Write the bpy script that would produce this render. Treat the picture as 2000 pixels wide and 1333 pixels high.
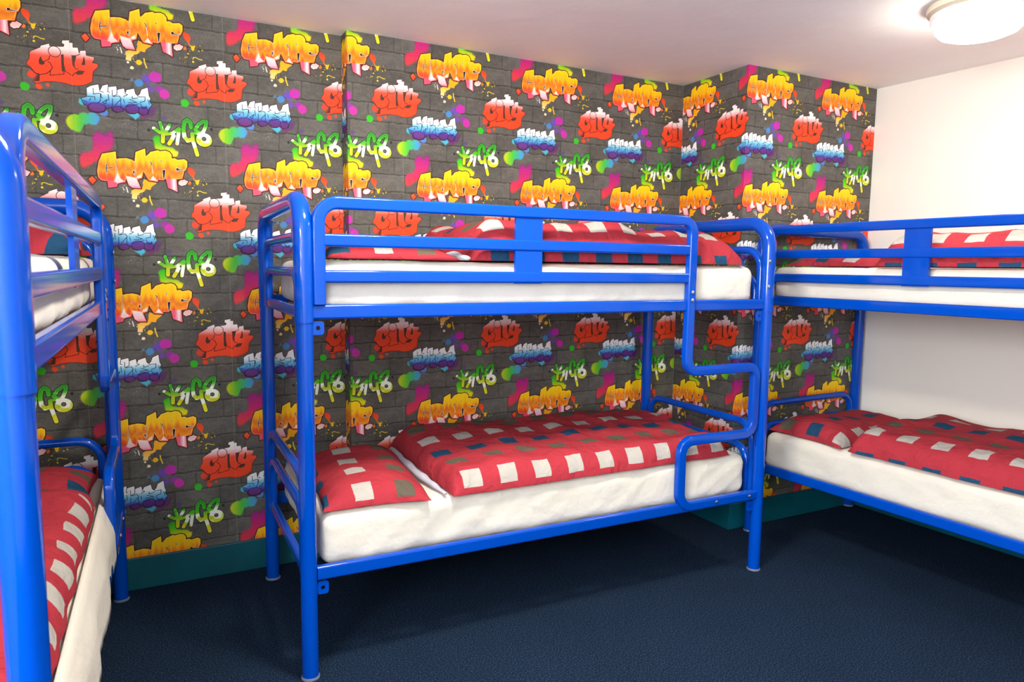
import bpy, bmesh, math, random
import numpy as np
from mathutils import Vector, Matrix, noise

PI = math.pi
scene = bpy.context.scene
for o in list(bpy.data.objects): bpy.data.objects.remove(o)
COL = scene.collection

# ------------------------------------------------------------------ camera, world, lights, exposure
F_PX, PITCH, YAW, ROLL = 1380.53, -.1046, .4797, .0122
cam_d = bpy.data.cameras.new('camera'); cam = bpy.data.objects.new('camera', cam_d); COL.objects.link(cam)
cam.location = (.167, -3.1799, 1.3368)
_f0 = Vector((math.sin(YAW), math.cos(YAW), 0)); _r0 = Vector((math.cos(YAW), -math.sin(YAW), 0)); _z = Vector((0, 0, 1))
_f = _f0*math.cos(PITCH) + _z*math.sin(PITCH); _u = _z*math.cos(PITCH) - _f0*math.sin(PITCH)
_r = _r0*math.cos(ROLL) + _u*math.sin(ROLL); _u2 = _u*math.cos(ROLL) - _r0*math.sin(ROLL)
cam.rotation_euler = Matrix((_r, _u2, -_f)).transposed().to_euler()
cam_d.sensor_width = 36; cam_d.lens = 36*F_PX/2000; cam_d.clip_start = .05
cam_d.dof.use_dof = True; cam_d.dof.focus_distance = 2.55; cam_d.dof.aperture_fstop = 6.3
scene.camera = cam

world = bpy.data.worlds.new('sky'); scene.world = world; world.use_nodes = True
bg = world.node_tree.nodes['Background']; bg.inputs[0].default_value = (.62, .78, 1, 1); bg.inputs[1].default_value = 3.0

H = 2.3266                     # ceiling height
XR = 3.757                     # right wall
XL = -.93                      # left wall
YF = -4.35                     # wall behind the camera
WY0, WY1, WZ0, WZ1 = -4.10, -2.55, 1.15, 2.2     # window in the left wall, behind the camera
day = bpy.data.lights.new('daylight', 'AREA'); day.shape = 'RECTANGLE'; day.size = WY1-WY0; day.size_y = WZ1-WZ0
day.energy = 120; day.color = (.97, .97, 1.0)
day_o = bpy.data.objects.new('daylight', day); COL.objects.link(day_o)
day_o.location = (XL-.13, (WY0+WY1)/2, (WZ0+WZ1)/2); day_o.rotation_euler = (PI/2, 0, -PI/2)

LAMPS = [((2.95, -1.55), 33.0), ((1.0, -1.62), 122.0)]     # ceiling lamps: place, strength of the glowing cover
LAMP_TINT = (1.0, .92, .79)

scene.view_settings.view_transform = 'Standard'; scene.view_settings.look = 'None'
scene.view_settings.exposure = 0.68; scene.view_settings.gamma = 1.0; scene.view_settings.use_curve_mapping = False
try:
    scene.cycles.use_denoising = True; scene.cycles.max_bounces = 8; scene.cycles.diffuse_bounces = 6
    scene.cycles.sample_clamp_indirect = 6
except Exception: pass

# ------------------------------------------------------------------ materials
def srgb(*c): return tuple((v/255/12.92 if v/255 <= .04045 else ((v/255+.055)/1.055)**2.4) for v in c) + (1,)
def mat(name, color, rough=.6, spec=.5, bump=None, mottling=None, metal=0, coat=0):
    m = bpy.data.materials.new(name); m.use_nodes = True; nt = m.node_tree; b = nt.nodes['Principled BSDF']
    b.inputs['Base Color'].default_value = color; b.inputs['Roughness'].default_value = rough
    b.inputs['Specular IOR Level'].default_value = spec; b.inputs['Metallic'].default_value = metal
    if coat: b.inputs['Coat Weight'].default_value = coat; b.inputs['Coat Roughness'].default_value = .08
    if bump or mottling: tc = nt.nodes.new('ShaderNodeTexCoord')
    if mottling:
        sc, amt = mottling
        n = nt.nodes.new('ShaderNodeTexNoise'); n.inputs['Scale'].default_value = sc; n.inputs['Detail'].default_value = 6; nt.links.new(tc.outputs['Object'], n.inputs['Vector'])
        r = nt.nodes.new('ShaderNodeValToRGB'); r.color_ramp.elements[0].position = .3; r.color_ramp.elements[1].position = .7
        r.color_ramp.elements[0].color = tuple(c*(1-amt) for c in color[:3])+(1,); r.color_ramp.elements[1].color = tuple(min(1, c*(1+amt)) for c in color[:3])+(1,)
        nt.links.new(n.outputs['Fac'], r.inputs['Fac']); nt.links.new(r.outputs['Color'], b.inputs['Base Color'])
    if bump:
        sc, st, di = bump
        n2 = nt.nodes.new('ShaderNodeTexNoise'); n2.inputs['Scale'].default_value = sc; n2.inputs['Detail'].default_value = 5; nt.links.new(tc.outputs['Object'], n2.inputs['Vector'])
        bp = nt.nodes.new('ShaderNodeBump'); bp.inputs['Strength'].default_value = st; bp.inputs['Distance'].default_value = di
        nt.links.new(n2.outputs['Fac'], bp.inputs['Height']); nt.links.new(bp.outputs['Normal'], b.inputs['Normal'])
    return m
M = {}
M['ceiling'] = mat('ceiling_paint', (.91, .93, .92, 1), .7, .3, bump=(9, .25, .01), mottling=(3, .02))
M['white_wall'] = mat('white_wall_paint', (.79, .765, .70, 1), .6, .4, bump=(40, .12, .004))
M['plaster'] = mat('wall_lining', (.42, .41, .38, 1), .8)
M['teal'] = mat('teal_gloss_paint', (.001, .09, .125, 1), .4, .5, mottling=(6, .12))
M['blue'] = mat('blue_gloss_paint', (.0, .060, .45, 1), .11, .4, bump=(30, .05, .002))
M['steel'] = mat('steel', (.6, .6, .62, 1), .3, .5, metal=1)
M['grey_plastic'] = mat('grey_plastic', (.16, .19, .27, 1), .5)
M['sheet'] = mat('cream_cotton_sheet', (.71, .675, .59, 1), .85, .2, bump=(26, .35, .012), mottling=(4, .03))
M['lining'] = mat('pale_grey_lining', (.46, .47, .55, 1), .85, .2, bump=(40, .3, .006))
M['wood'] = mat('plywood', (.42, .28, .15, 1), .7, mottling=(12, .2))
M['lamp_base'] = mat('cream_lamp_base', (.80, .72, .55, 1), .35)
M['pvc'] = mat('white_window_frame', (.85, .85, .85, 1), .4)

def carpet():
    m = bpy.data.materials.new('navy_carpet'); m.use_nodes = True; nt = m.node_tree; b = nt.nodes['Principled BSDF']
    b.inputs['Roughness'].default_value = .95; b.inputs['Specular IOR Level'].default_value = .1
    tc = nt.nodes.new('ShaderNodeTexCoord')
    n = nt.nodes.new('ShaderNodeTexNoise'); n.inputs['Scale'].default_value = 185; n.inputs['Detail'].default_value = 4; n.inputs['Roughness'].default_value = .75
    n2 = nt.nodes.new('ShaderNodeTexNoise'); n2.inputs['Scale'].default_value = 3; n2.inputs['Detail'].default_value = 3
    for q in (n, n2): nt.links.new(tc.outputs['Object'], q.inputs['Vector'])
    r = nt.nodes.new('ShaderNodeValToRGB'); e = r.color_ramp.elements
    e[0].position = .36; e[0].color = (.0018, .0045, .012, 1); e[1].position = .66; e[1].color = (.042, .085, .165, 1)
    x = e.new(.5); x.color = (.0075, .019, .042, 1)
    mx = nt.nodes.new('ShaderNodeMix'); mx.data_type = 'RGBA'; mx.blend_type = 'MULTIPLY'; mx.inputs[0].default_value = .25
    nt.links.new(n.outputs['Fac'], r.inputs['Fac']); nt.links.new(r.outputs['Color'], mx.inputs[6]); nt.links.new(n2.outputs['Fac'], mx.inputs[7]); nt.links.new(mx.outputs[2], b.inputs['Base Color'])
    bp = nt.nodes.new('ShaderNodeBump'); bp.inputs['Strength'].default_value = .6; bp.inputs['Distance'].default_value = .006
    nt.links.new(n.outputs['Fac'], bp.inputs['Height']); nt.links.new(bp.outputs['Normal'], b.inputs['Normal'])
    return m
M['carpet'] = carpet()

def bedding():
    """Red cotton with rows of blue, white and olive squares; UV: U = column count, V = row count."""
    m = bpy.data.materials.new('red_square_print_cotton'); m.use_nodes = True; nt = m.node_tree; b = nt.nodes['Principled BSDF']; N = nt.nodes.new; L = nt.links.new
    b.inputs['Roughness'].default_value = .85; b.inputs['Specular IOR Level'].default_value = .15
    uv = N('ShaderNodeUVMap'); uv.uv_map = 'UVMap'
    tc = N('ShaderNodeTexCoord'); nz = N('ShaderNodeTexNoise'); nz.inputs['Scale'].default_value = 25; L(tc.outputs['Object'], nz.inputs['Vector'])
    wob = N('ShaderNodeVectorMath'); wob.operation = 'MULTIPLY_ADD'; wob.inputs[1].default_value = (.05, .05, 0); L(nz.outputs['Color'], wob.inputs[0]); L(uv.outputs['UV'], wob.inputs[2])
    sp = N('ShaderNodeSeparateXYZ'); L(wob.outputs['Vector'], sp.inputs[0])
    def mth(op, a, v=None, w=None):
        n = N('ShaderNodeMath'); n.operation = op; L(a, n.inputs[0])
        if v is not None:
            if isinstance(v, (int, float)): n.inputs[1].default_value = v
            else: L(v, n.inputs[1])
        if w is not None: n.inputs[2].default_value = w
        return n.outputs[0]
    def band(a, w): return mth('LESS_THAN', mth('ABSOLUTE', mth('SUBTRACT', mth('FRACT', a), .5)), w)
    mask = mth('MULTIPLY', band(sp.outputs[0], .245), band(sp.outputs[1], .225))
    row = mth('FLOORED_MODULO', mth('FLOOR', sp.outputs[1]), 3.0)
    ramp = N('ShaderNodeValToRGB'); ramp.color_ramp.interpolation = 'CONSTANT'; e = ramp.color_ramp.elements
    e[0].position = 0; e[0].color = (.012, .056, .120, 1); e[1].position = .3; e[1].color = (.41, .39, .355, 1); x = e.new(.6); x.color = (.105, .088, .064, 1)
    L(mth('MULTIPLY', row, .4), ramp.inputs['Fac'])
    mx = N('ShaderNodeMix'); mx.data_type = 'RGBA'; mx.inputs[6].default_value = (.36, .030, .044, 1); L(mask, mx.inputs[0]); L(ramp.outputs['Color'], mx.inputs[7])
    L(mx.outputs[2], b.inputs['Base Color'])
    n2 = N('ShaderNodeTexNoise'); n2.inputs['Scale'].default_value = 18; n2.inputs['Detail'].default_value = 4; n2.inputs['Distortion'].default_value = .8; L(tc.outputs['Object'], n2.inputs['Vector'])
    bp = N('ShaderNodeBump'); bp.inputs['Strength'].default_value = .6; bp.inputs['Distance'].default_value = .018; L(n2.outputs['Fac'], bp.inputs['Height']); L(bp.outputs['Normal'], b.inputs['Normal'])
    return m
M['bedding'] = bedding()

def emit(name, col, strength):
    m = bpy.data.materials.new(name); m.use_nodes = True; b = m.node_tree.nodes['Principled BSDF']
    b.inputs['Base Color'].default_value = (.9, .9, .88, 1); b.inputs['Emission Color'].default_value = col+(1,); b.inputs['Emission Strength'].default_value = strength
    return m
def glass():
    m = bpy.data.materials.new('window_glass'); m.use_nodes = True; nt = m.node_tree; nt.nodes.clear(); N = nt.nodes.new
    o = N('ShaderNodeOutputMaterial'); t = N('ShaderNodeBsdfTransparent'); g = N('ShaderNodeBsdfGlossy'); g.inputs['Roughness'].default_value = .02
    x = N('ShaderNodeMixShader'); x.inputs[0].default_value = .06; nt.links.new(t.outputs[0], x.inputs[1]); nt.links.new(g.outputs[0], x.inputs[2]); nt.links.new(x.outputs[0], o.inputs[0])
    return m
M['glass'] = glass()

# ------------------------------------------------------------------ the wallpaper print (drawn here, dot by dot)
ART={
'graff':[(78,-194),(167,-217),(168,-164),(192,-170),(232,-174),(268,-166),(284,-154),(293,-224),(357,-255),(360,-199),(378,-216),(391,-233),(443,-250),(453,-243),(494,-251),(519,-242),(533,-222),(534,-196),(555,-200),(572,-189),(618,-198),(639,-183),(638,-142),(625,-111),(616,-107),(602,-45),(561,-41),(566,57),(500,28),(491,-18),(488,-39),(477,-38),(473,-27),(437,-29),(435,-13),(373,-18),(358,-43),(340,-83),(331,-35),(300,-20),(321,44),(262,43),(240,26),(224,-22),(221,5),(171,16),(166,39),(108,52),(104,4),(65,1),(46,-22),(42,-70),(53,-133)],
'diamond':[(-15,-8),(11,-28),(36,1),(11,33),(-11,7)],
'dot2':[(572,-20),(598,-51),(641,-31),(622,-2),(592,8),(574,-4)],
'g_e1':[(106,-122),(100,-91),(104,-61)],
'g_e2':[(102,-91),(142,-99)],
'g_d1':[(166,-91),(166,-82)],
'g_d2':[(226,-107),(225,-100)],
'g_h':[(269,-79),(283,-88),(279,-56)],
'g_s':[(386,-157),(397,-149),(397,-134)],
'g_s2':[(397,-136),(403,-70)],
'g_d3':[(461,-176),(462,-165)],
'g_n1':[(467,-105),(487,-106),(477,-38),(472,-40)],
'g_n2':[(561,-125),(577,-126),(578,-116),(617,-117),(616,-114),(561,-107)],
'g_v1':[(167,-162),(162,-113),(167,-60),(147,2)],
'g_v2':[(226,-99),(229,-63),(223,-22)],
'g_v3':[(286,-154),(290,-111),(286,-35)],
'g_v4':[(366,-197),(356,-156),(368,-116),(334,-87)],
'g_v5':[(534,-195),(513,-166),(516,-125),(487,-105)],
'leg1':[(224,-45),(292,-35),(300,-13),(315,38),(264,38),(242,22)],
'leg1b':[(288,-28),(297,-49),(330,-73),(325,-37)],
'leg2':[(108,-1),(167,-6),(164,36),(111,48)],
'leg2w':[(147,2),(168,-77),(188,-25),(211,-4),(171,16)],
'leg3':[(379,-24),(403,-59),(433,-18)],
'leg4':[(491,-41),(558,-45),(564,52),(502,24)],
'spl1':[(337,-33),(381,-17),(426,-6),(409,14),(380,46),(351,44),(336,71),(301,82),(289,121),(268,124),(254,120),(260,97),(250,61),(286,49),(323,45),(336,12)],
'spl1d':[(341,128),(359,127)],
'spl1s':[(374,97),(377,124),(389,160)],
'spl1w1':[(295,172),(307,174)],
'spl1w2':[(204,50),(207,61)],
'spl1w3':[(226,45),(233,76)],
'spl1w4':[(269,137),(277,139)],
'spl2':[(638,-128),(651,-138),(680,-131),(693,-103),(683,-61),(696,-43),(682,-33),(666,-65),(646,-91)],
'spl2y':[(683,-50),(704,-48),(724,-54),(721,-35),(707,-4),(693,-11)],
'spl2s':[(702,54),(706,40),(724,39),(741,48),(766,51)],
'spl2d':[(703,73),(706,82)],
'spl2o':[(648,-22),(659,-17)],
'spl2e':[(671,18),(677,20)],
'pink':[(23,-323),(67,-349),(93,-319),(128,-349),(150,-347),(156,-299),(153,-229),(91,-203),(55,-142),(12,-116),(-19,-92),(-53,-86),(-74,-134),(-56,-180),(-17,-200),(13,-209),(24,-250)],
'city':[(-327,157),(-320,145),(-263,111),(-260,99),(-209,77),(-210,93),(-146,89),(-124,85),(-120,69),(-134,63),(-132,44),(-89,37),(-92,52),(-70,52),(-71,83),(-41,80),(-34,121),(-27,107),(-31,101),(7,93),(9,127),(57,132),(56,150),(42,172),(75,176),(81,194),(60,216),(46,234),(39,304),(-1,329),(-44,343),(-85,344),(-127,334),(-195,332),(-250,339),(-291,356),(-315,347),(-295,313),(-276,295),(-302,287),(-323,261),(-331,244),(-348,237),(-340,210),(-331,200),(-326,174)],
'c_dot':[(-181,127),(-147,126)],
'c_hole':[(-264,175),(-274,201),(-271,222),(-258,226),(-245,216),(-246,205),(-256,201)],
'c_l1':[(-210,158),(-216,185),(-246,203)],
'c_l2':[(-222,202),(-210,208),(-197,237),(-210,259),(-232,282),(-270,295),(-302,287),(-326,253)],
'c_l3':[(-210,259),(-215,293),(-132,274),(-130,255)],
'c_g1':[(-141,143),(-130,141),(-131,205),(-123,252),(-141,254)],
'c_l4':[(-123,252),(-81,279),(-65,256)],
'c_g2':[(-78,141),(-54,137),(-67,191),(-66,217),(-75,203)],
'c_l5':[(-71,209),(-58,229),(-44,228)],
'c_g3':[(-7,141),(-1,164),(-2,192),(-21,193),(-12,171)],
'c_g4':[(-60,257),(-43,239),(-9,238),(-22,259),(-50,265)],
'c_l6':[(-81,141),(-53,137),(-30,124)],
'c_tail':[(-276,295),(-292,316),(-307,343),(-280,339),(-278,323)],
'c_o1':[(-283,377),(-264,377)],
'c_o2':[(-229,359),(-215,358)],
'c_o3':[(-325,299),(-300,299)],
'c_gd':[(-365,385),(-337,385)],
'c_ol':[(-338,227),(-328,227)],
'street':[(-35,427),(2,413),(3,352),(28,334),(76,318),(82,364),(88,353),(101,324),(135,310),(137,329),(187,317),(192,345),(199,339),(236,327),(243,362),(253,336),(301,320),(308,356),(323,371),(338,353),(349,321),(390,301),(396,361),(406,382),(396,400),(413,424),(402,439),(394,456),(386,491),(350,505),(330,493),(320,483),(300,499),(265,504),(243,487),(233,468),(220,492),(180,504),(158,492),(151,473),(119,482),(102,508),(62,519),(19,515),(2,492),(2,473),(-19,469)],
's_l0':[(42,349),(43,390),(75,381)],
's_l1':[(4,410),(50,408),(50,429)],
's_l2':[(16,436),(26,422)],
's_l3':[(75,381),(87,382),(84,430),(69,448)],
's_l4':[(82,364),(105,370)],
's_l5':[(137,329),(132,362),(144,366)],
's_l6':[(90,385),(89,407),(99,409)],
's_l7':[(98,442),(128,417),(113,452),(99,443)],
's_l8':[(161,348),(161,387)],
's_l9':[(135,381),(138,425)],
's_l10':[(160,409),(159,456),(151,473)],
's_l11':[(177,451),(212,409),(212,470)],
's_l12':[(192,326),(190,376),(163,392),(205,385),(216,406)],
's_l13':[(240,362),(258,369),(232,384)],
's_l14':[(287,377),(287,394),(322,385)],
's_l15':[(230,405),(236,429)],
's_l16':[(261,424),(312,419)],
's_l17':[(272,401),(317,419)],
's_l18':[(323,376),(371,372),(368,403),(337,414)],
's_l19':[(248,453),(286,444),(327,426)],
's_l20':[(337,423),(356,460),(377,438),(374,458)],
's_l21':[(388,390),(398,422)],
's_l22':[(-23,440),(-1,449)],
's_e1':[(61,481),(112,477),(60,511)],
's_e2':[(193,480),(225,477),(193,500)],
's_e3':[(286,466),(328,462),(285,499)],
's_e4':[(356,474),(386,471),(355,502)],
's_cy':[(-26,451),(-1,449)],
's_b1':[(-78,599),(-25,595)],
's_b1b':[(-66,640),(-41,638)],
's_b2':[(-20,568),(20,564)],
's_b3':[(30,563),(71,560)],
's_b4':[(102,514),(127,512)],
's_c2':[(256,508),(319,494),(345,508),(302,542)],
's_p1':[(398,482),(432,478)],
's_p2':[(360,507),(387,505)],
's_p3':[(425,452),(443,450)],
's_p4':[(494,511),(510,510)],
't_1':[(443,220),(483,215)],
't_2':[(337,275),(363,272)],
't_3':[(385,243),(416,239)],
't_4':[(501,334),(536,331)],
't_5':[(410,311),(434,308)],
't_6':[(285,259),(295,258)],
't_7':[(469,305),(496,302)],
'k_1':[(420,593),(459,620)],
'k_2':[(463,546),(477,607)],
'k_3':[(526,559),(498,611)],
'k_4':[(482,612),(477,686)],
'k_5':[(500,628),(542,619),(590,578)],
'k_6':[(591,581),(581,644),(573,693)],
'k_7':[(552,635),(538,665),(519,697)],
'k_8':[(672,562),(670,528),(649,508),(626,529),(620,584),(625,635),(646,663),(667,655)],
'k_9':[(679,608),(683,659),(710,764)],
'k_10':[(701,577),(723,538),(758,508),(780,507),(776,542),(759,584),(735,597),(703,580)],
'k_11':[(761,647),(818,643),(760,699)],
'k_12':[(761,640),(777,639)],
'k_13':[(687,604),(740,603)],
'k_sp':[(412,655),(464,639),(465,710),(493,714),(550,727),(557,743),(583,753),(577,793),(535,793),(521,754),(423,750),(420,705)],
'k_d1':[(816,563),(827,566)],
'k_d2':[(386,609),(395,611)]}
def build_tile(W=900,H=890,seed=5):
    """Draws one 0.53 m x 0.5245 m repeat of the wallpaper; returns HxWx3 sRGB values, row 0 at the top."""
    rng=np.random.default_rng(seed)
    def vnoise(nx,ny):                                   # tileable value noise
        g=rng.random((ny,nx)); y=np.arange(H)/H*ny; x=np.arange(W)/W*nx
        y0=y.astype(int); x0=x.astype(int); fy=(y-y0)[:,None]; fx=(x-x0)[None,:]
        fy=fy*fy*(3-2*fy); fx=fx*fx*(3-2*fx)
        a=g[np.ix_(y0%ny,x0%nx)]; b=g[np.ix_(y0%ny,(x0+1)%nx)]; c=g[np.ix_((y0+1)%ny,x0%nx)]; d=g[np.ix_((y0+1)%ny,(x0+1)%nx)]
        return (a*(1-fx)+b*fx)*(1-fy)+(c*(1-fx)+d*fx)*fy
    n1=vnoise(6,7); n2=vnoise(24,40); n3=vnoise(120,160); n4=vnoise(40,20)
    # printed bricks
    yy,xx=np.mgrid[0:H,0:W].astype(float)
    wob=(n2-.5)*9
    rows=7; rh=H/rows; bw=W/3.0
    r=np.floor((yy+wob+H*.03)/rh); fy=(yy+wob+H*.03)-r*rh
    jit=np.array([0,.52,.13,.61,.06,.47,.2])[(r.astype(int))%7]
    bx=(xx+(n4-.5)*9+jit*bw); fx=bx%bw; col=np.floor(bx/bw).astype(int)%3
    tone=rng.random((8,3))[(r.astype(int))%7,col]
    dv=np.minimum(fy,rh-fy); dh=np.minimum(fx,bw-fx)
    base=np.array([113,111,106.])
    v=(tone-.5)*11+(n1-.5)*14+(n2-.5)*12+(n3-.5)*11
    img=base+v[...,None]*np.array([1,.99,.98])
    m=np.clip(1-dv/8,0,1)*(.45+.55*n4); img-=m[...,None]*44
    m=np.clip(1-dh/7,0,1)*(.3+.5*n2); img-=m[...,None]*40
    hl=np.clip(1-np.abs(fy-11)/5,0,1)*(.2+.6*n2); img+=hl[...,None]*20
    sx,sy=W/1000,H/1000
    def box(P,mg):
        x0=int(P[:,0].min()-mg);x1=int(P[:,0].max()+mg)+2;y0=int(P[:,1].min()-mg);y1=int(P[:,1].max()+mg)+2
        X,Y=np.meshgrid(np.arange(x0,x1)+.5,np.arange(y0,y1)+.5); return X,Y
    def seg(P,X,Y,closed):
        d=np.full(X.shape,1e9)
        n=len(P)
        for i in range(n if closed else n-1):
            a=P[i];b=P[(i+1)%n];e=b-a
            t=np.clip(((X-a[0])*e[0]+(Y-a[1])*e[1])/max(e@e,1e-9),0,1)
            d=np.minimum(d,(X-a[0]-t*e[0])**2+(Y-a[1]-t*e[1])**2)
        return np.sqrt(d)
    def inside(P,X,Y):
        s=np.zeros(X.shape,bool); n=len(P)
        for i in range(n):
            a=P[i];b=P[(i+1)%n]
            if a[1]==b[1]: continue
            c=((a[1]>Y)!=(b[1]>Y)); s^=c&(X<(b[0]-a[0])*(Y-a[1])/(b[1]-a[1])+a[0])
        return s
    def put(X,Y,alpha,col):
        ys=Y[:,0].astype(int)%H; xs=X[0].astype(int)%W; ix=np.ix_(ys,xs)
        bg=img[ix]; img[ix]=bg+(np.asarray(col,float)-bg)*alpha[...,None]
    def pts(k): return np.array(ART[k] if isinstance(k,str) else k,float)*[sx,sy]
    def grad(Y,stops):                                   # stops in cell units of y
        ks=[s[0]*sy for s in stops]; return np.stack([np.interp(Y,ks,[s[1][c] for s in stops]) for c in range(3)],-1)
    def nz(X,Y,n): return n[np.ix_(Y[:,0].astype(int)%H,X[0].astype(int)%W)]
    def poly(k,col,outline=None,ow=4,soft=.7,rough=0,a=1.,smooth=0):
        P=pts(k)
        for _ in range(smooth):                          # corner cutting rounds the contour
            Q=np.roll(P,-1,0); P=np.stack([P*.75+Q*.25,P*.25+Q*.75],1).reshape(-1,2)
        X,Y=box(P,ow+soft*2+4); d=seg(P,X,Y,True); d=np.where(inside(P,X,Y),-d,d)
        if rough: d=d+(nz(X,Y,n2)-.5)*rough
        if outline is not None: put(X,Y,np.clip(.5-(d-ow)/1.4,0,1)*a,outline)
        c=col(X,Y,d) if callable(col) else col
        put(X,Y,np.clip(.5-d/(2*soft),0,1)*a,c)
    def stroke(k,w,col,outline=None,ow=4,soft=.7,a=1.):
        P=pts(k); X,Y=box(P,w+ow+4); d=seg(P,X,Y,False)-w
        if outline is not None: put(X,Y,np.clip(.5-(d-ow)/1.4,0,1)*a,outline)
        c=col(X,Y,d) if callable(col) else col
        put(X,Y,np.clip(.5-d/(2*soft),0,1)*a,c)
    def disc(k,col,soft=6,a=1.,rough=8,outline=None,ow=3,ell=False):
        P=pts(k); rx=np.hypot(*(P[1]-P[0])); ry=rx
        if len(P)>2: ry=np.hypot(*(P[2]-P[0]))
        R=max(rx,ry); X,Y=box(P[:1],R+soft*2+ow+8)
        d=(np.hypot((X-P[0,0])/rx,(Y-P[0,1])/ry)-1)*min(rx,ry)
        if rough: d=d+(nz(X,Y,n4)-.5)*rough
        if outline is not None: put(X,Y,np.clip(.5-(d-ow)/1.4,0,1)*a,outline)
        c=col(X,Y,d) if callable(col) else col
        put(X,Y,np.clip(.5-d/(2*soft),0,1)*a,c)
    def G(*st): return lambda X,Y,d: grad(Y,st)
    def dots(n,cx,cy,rx,ry,cols,r0,r1):
        for _ in range(n):
            a=rng.normal(0,.5,2); r=r0+(r1-r0)*rng.random()**3
            x=cx+a[0]*rx;y=cy+a[1]*ry; disc([(x,y),(x+r,y)],cols[rng.integers(len(cols))],soft=.8,rough=0)
    # sprays behind
    poly('pink',G((-400,(176,40,160)),(-300,(200,45,150)),(-200,(228,60,120)),(-110,(236,80,90))),soft=9,rough=16,smooth=2,a=.9)
    # kings
    poly('k_sp',G((655,(70,200,40)),(700,(120,210,40)),(760,(236,222,40))),soft=5,rough=10,smooth=2)
    kg=lambda X,Y,d:(lambda base,w: base+(np.array([246,250,238])-base)*w[...,None])(grad(Y,[(495,(52,160,40)),(560,(78,190,50)),(600,(120,200,60)),(640,(196,214,56)),(700,(226,222,50)),(780,(240,232,80))]),np.clip((nz(X,Y,vk)-.5)*9,0,1)*np.clip((Y/sy-540)/40,0,1))
    vk=vnoise(22,26); ko=(28,62,22)
    K=[('k_1',11),('k_2',10),('k_3',11),('k_4',12),('k_5',10),('k_6',11),('k_7',12),('k_8',12.5),('k_9',12),('k_13',8),('k_10',11)]
    Z=[(pts(k),w) for k,w in K]
    allp=np.concatenate([z[0] for z in Z]); X,Y=box(allp,60)
    D=np.full(X.shape,1e9)
    for P,w in Z: D=np.minimum(D,seg(P,X,Y,False)-w*1.06)
    P=pts('k_11'); rx=np.hypot(*(P[1]-P[0]));ry=np.hypot(*(P[2]-P[0])); e=(np.hypot((X-P[0,0])/rx,(Y-P[0,1])/ry)-1)*min(rx,ry)
    Q=pts('k_12'); h=np.hypot(X-Q[0,0],Y-Q[0,1])-np.hypot(*(Q[1]-Q[0])); D=np.minimum(D,np.maximum(e,-h))
    put(X,Y,np.clip(.5-(D-3.6)/1.4,0,1),ko); put(X,Y,np.clip(.5-D/1.4,0,1),kg(X,Y,D))
    put(X,Y,np.clip(1-np.abs(D+3)/1.6,0,1)*.45*(nz(X,Y,vk)>.5),(240,255,225))
    for k in ('k_d1','k_d2'): disc(k,(52,60,52),soft=2,rough=4)
    # street
    S1=[(ART[k][0],np.hypot(ART[k][1][0]-ART[k][0][0],ART[k][1][1]-ART[k][0][1])*sx) for k in ('s_b1','s_b1b','s_b2','s_b3','s_b4')]
    X,Y=box(np.array([q[0] for q in S1])*[sx,sy],90); D=np.full(X.shape,1e9)
    for c,rr in S1: D=np.minimum(D,np.hypot(X-c[0]*sx,Y-c[1]*sy)-rr*1.05)
    c0,c1=S1[0][0][0]*sx,S1[4][0][0]*sx; D=D+(nz(X,Y,n4)-.5)*10; tt=(X-c0)/(c1-c0)
    put(X,Y,np.clip(.5-D/10,0,1)*.95,np.stack([np.interp(tt,[-.25,0,.2,.45,.7,1],q) for q in ((206,150,100,84,96,104),(220,214,206,196,178,150),(44,50,90,170,222,226))],-1))
    poly('s_c2',(96,190,216),soft=3,rough=8); disc('s_cy',(86,196,206),soft=3)
    for k,c in (('s_p1',(120,62,132)),('s_p2',(128,60,130)),('s_p3',(112,70,140)),('s_p4',(104,84,150))): disc(k,c,soft=6,a=.7)
    for k,c in (('t_3',(128,96,206)),('t_5',(134,96,200)),('t_7',(170,70,186))): disc(k,c,soft=8,a=.85)
    for k,c in (('t_1',(206,62,186)),('t_2',(92,158,216)),('t_4',(212,66,182)),('t_6',(110,150,190))): disc(k,c,soft=3,a=.92)
    cy=[p[1] for p in ART['street']]; t,b=min(cy),max(cy); hh=b-t
    sg=G((t,(252,252,250)),(t+hh*.32,(246,248,250)),(t+hh*.45,(158,214,232)),(t+hh*.62,(104,176,224)),(t+hh*.72,(96,104,188)),(t+hh*.82,(120,62,132)),(b,(112,52,104)))
    poly('street',sg,outline=(36,26,52),ow=3.5)
    for k in ('s_e1','s_e2','s_e3','s_e4'): disc(k,G((t+hh*.5,(110,130,206)),(t+hh*.72,(110,70,160)),(b,(124,50,104))),soft=.8,rough=0,outline=(44,24,62),ow=2.5)
    for k in ART:
        if k.startswith('s_l'): stroke(k,1.7,(34,38,82))
    disc('s_e1',(150,120,190),soft=.8,rough=0,a=.25)
    # city
    for k,c in (('c_o3',(240,88,58)),('c_o1',(240,96,54)),('c_o2',(240,96,60)),('c_ol',(236,80,60))): disc(k,c,soft=4,a=.95)
    disc('c_gd',(72,200,48),soft=3)
    cy=[p[1] for p in ART['city']]; t,b=min(cy),max(cy); hh=b-t
    cg=G((t,(250,248,244)),(t+hh*.2,(250,242,240)),(t+hh*.3,(250,190,190)),(t+hh*.4,(244,108,84)),(t+hh*.6,(240,92,52)),(b,(238,94,50)))
    co=(92,30,22)
    poly('city',cg,outline=co,ow=2.8)
    for k in ('c_hole','c_g1','c_g2','c_g3','c_g4'): poly(k,(96,76,64),outline=co,ow=1.8)
    for k in ART:
        if k.startswith('c_l'): stroke(k,1.9,co)
    poly('c_tail',(112,60,46),outline=co,ow=1.2)
    disc('c_dot',cg,soft=.8,rough=0,outline=co,ow=3.5)
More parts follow.
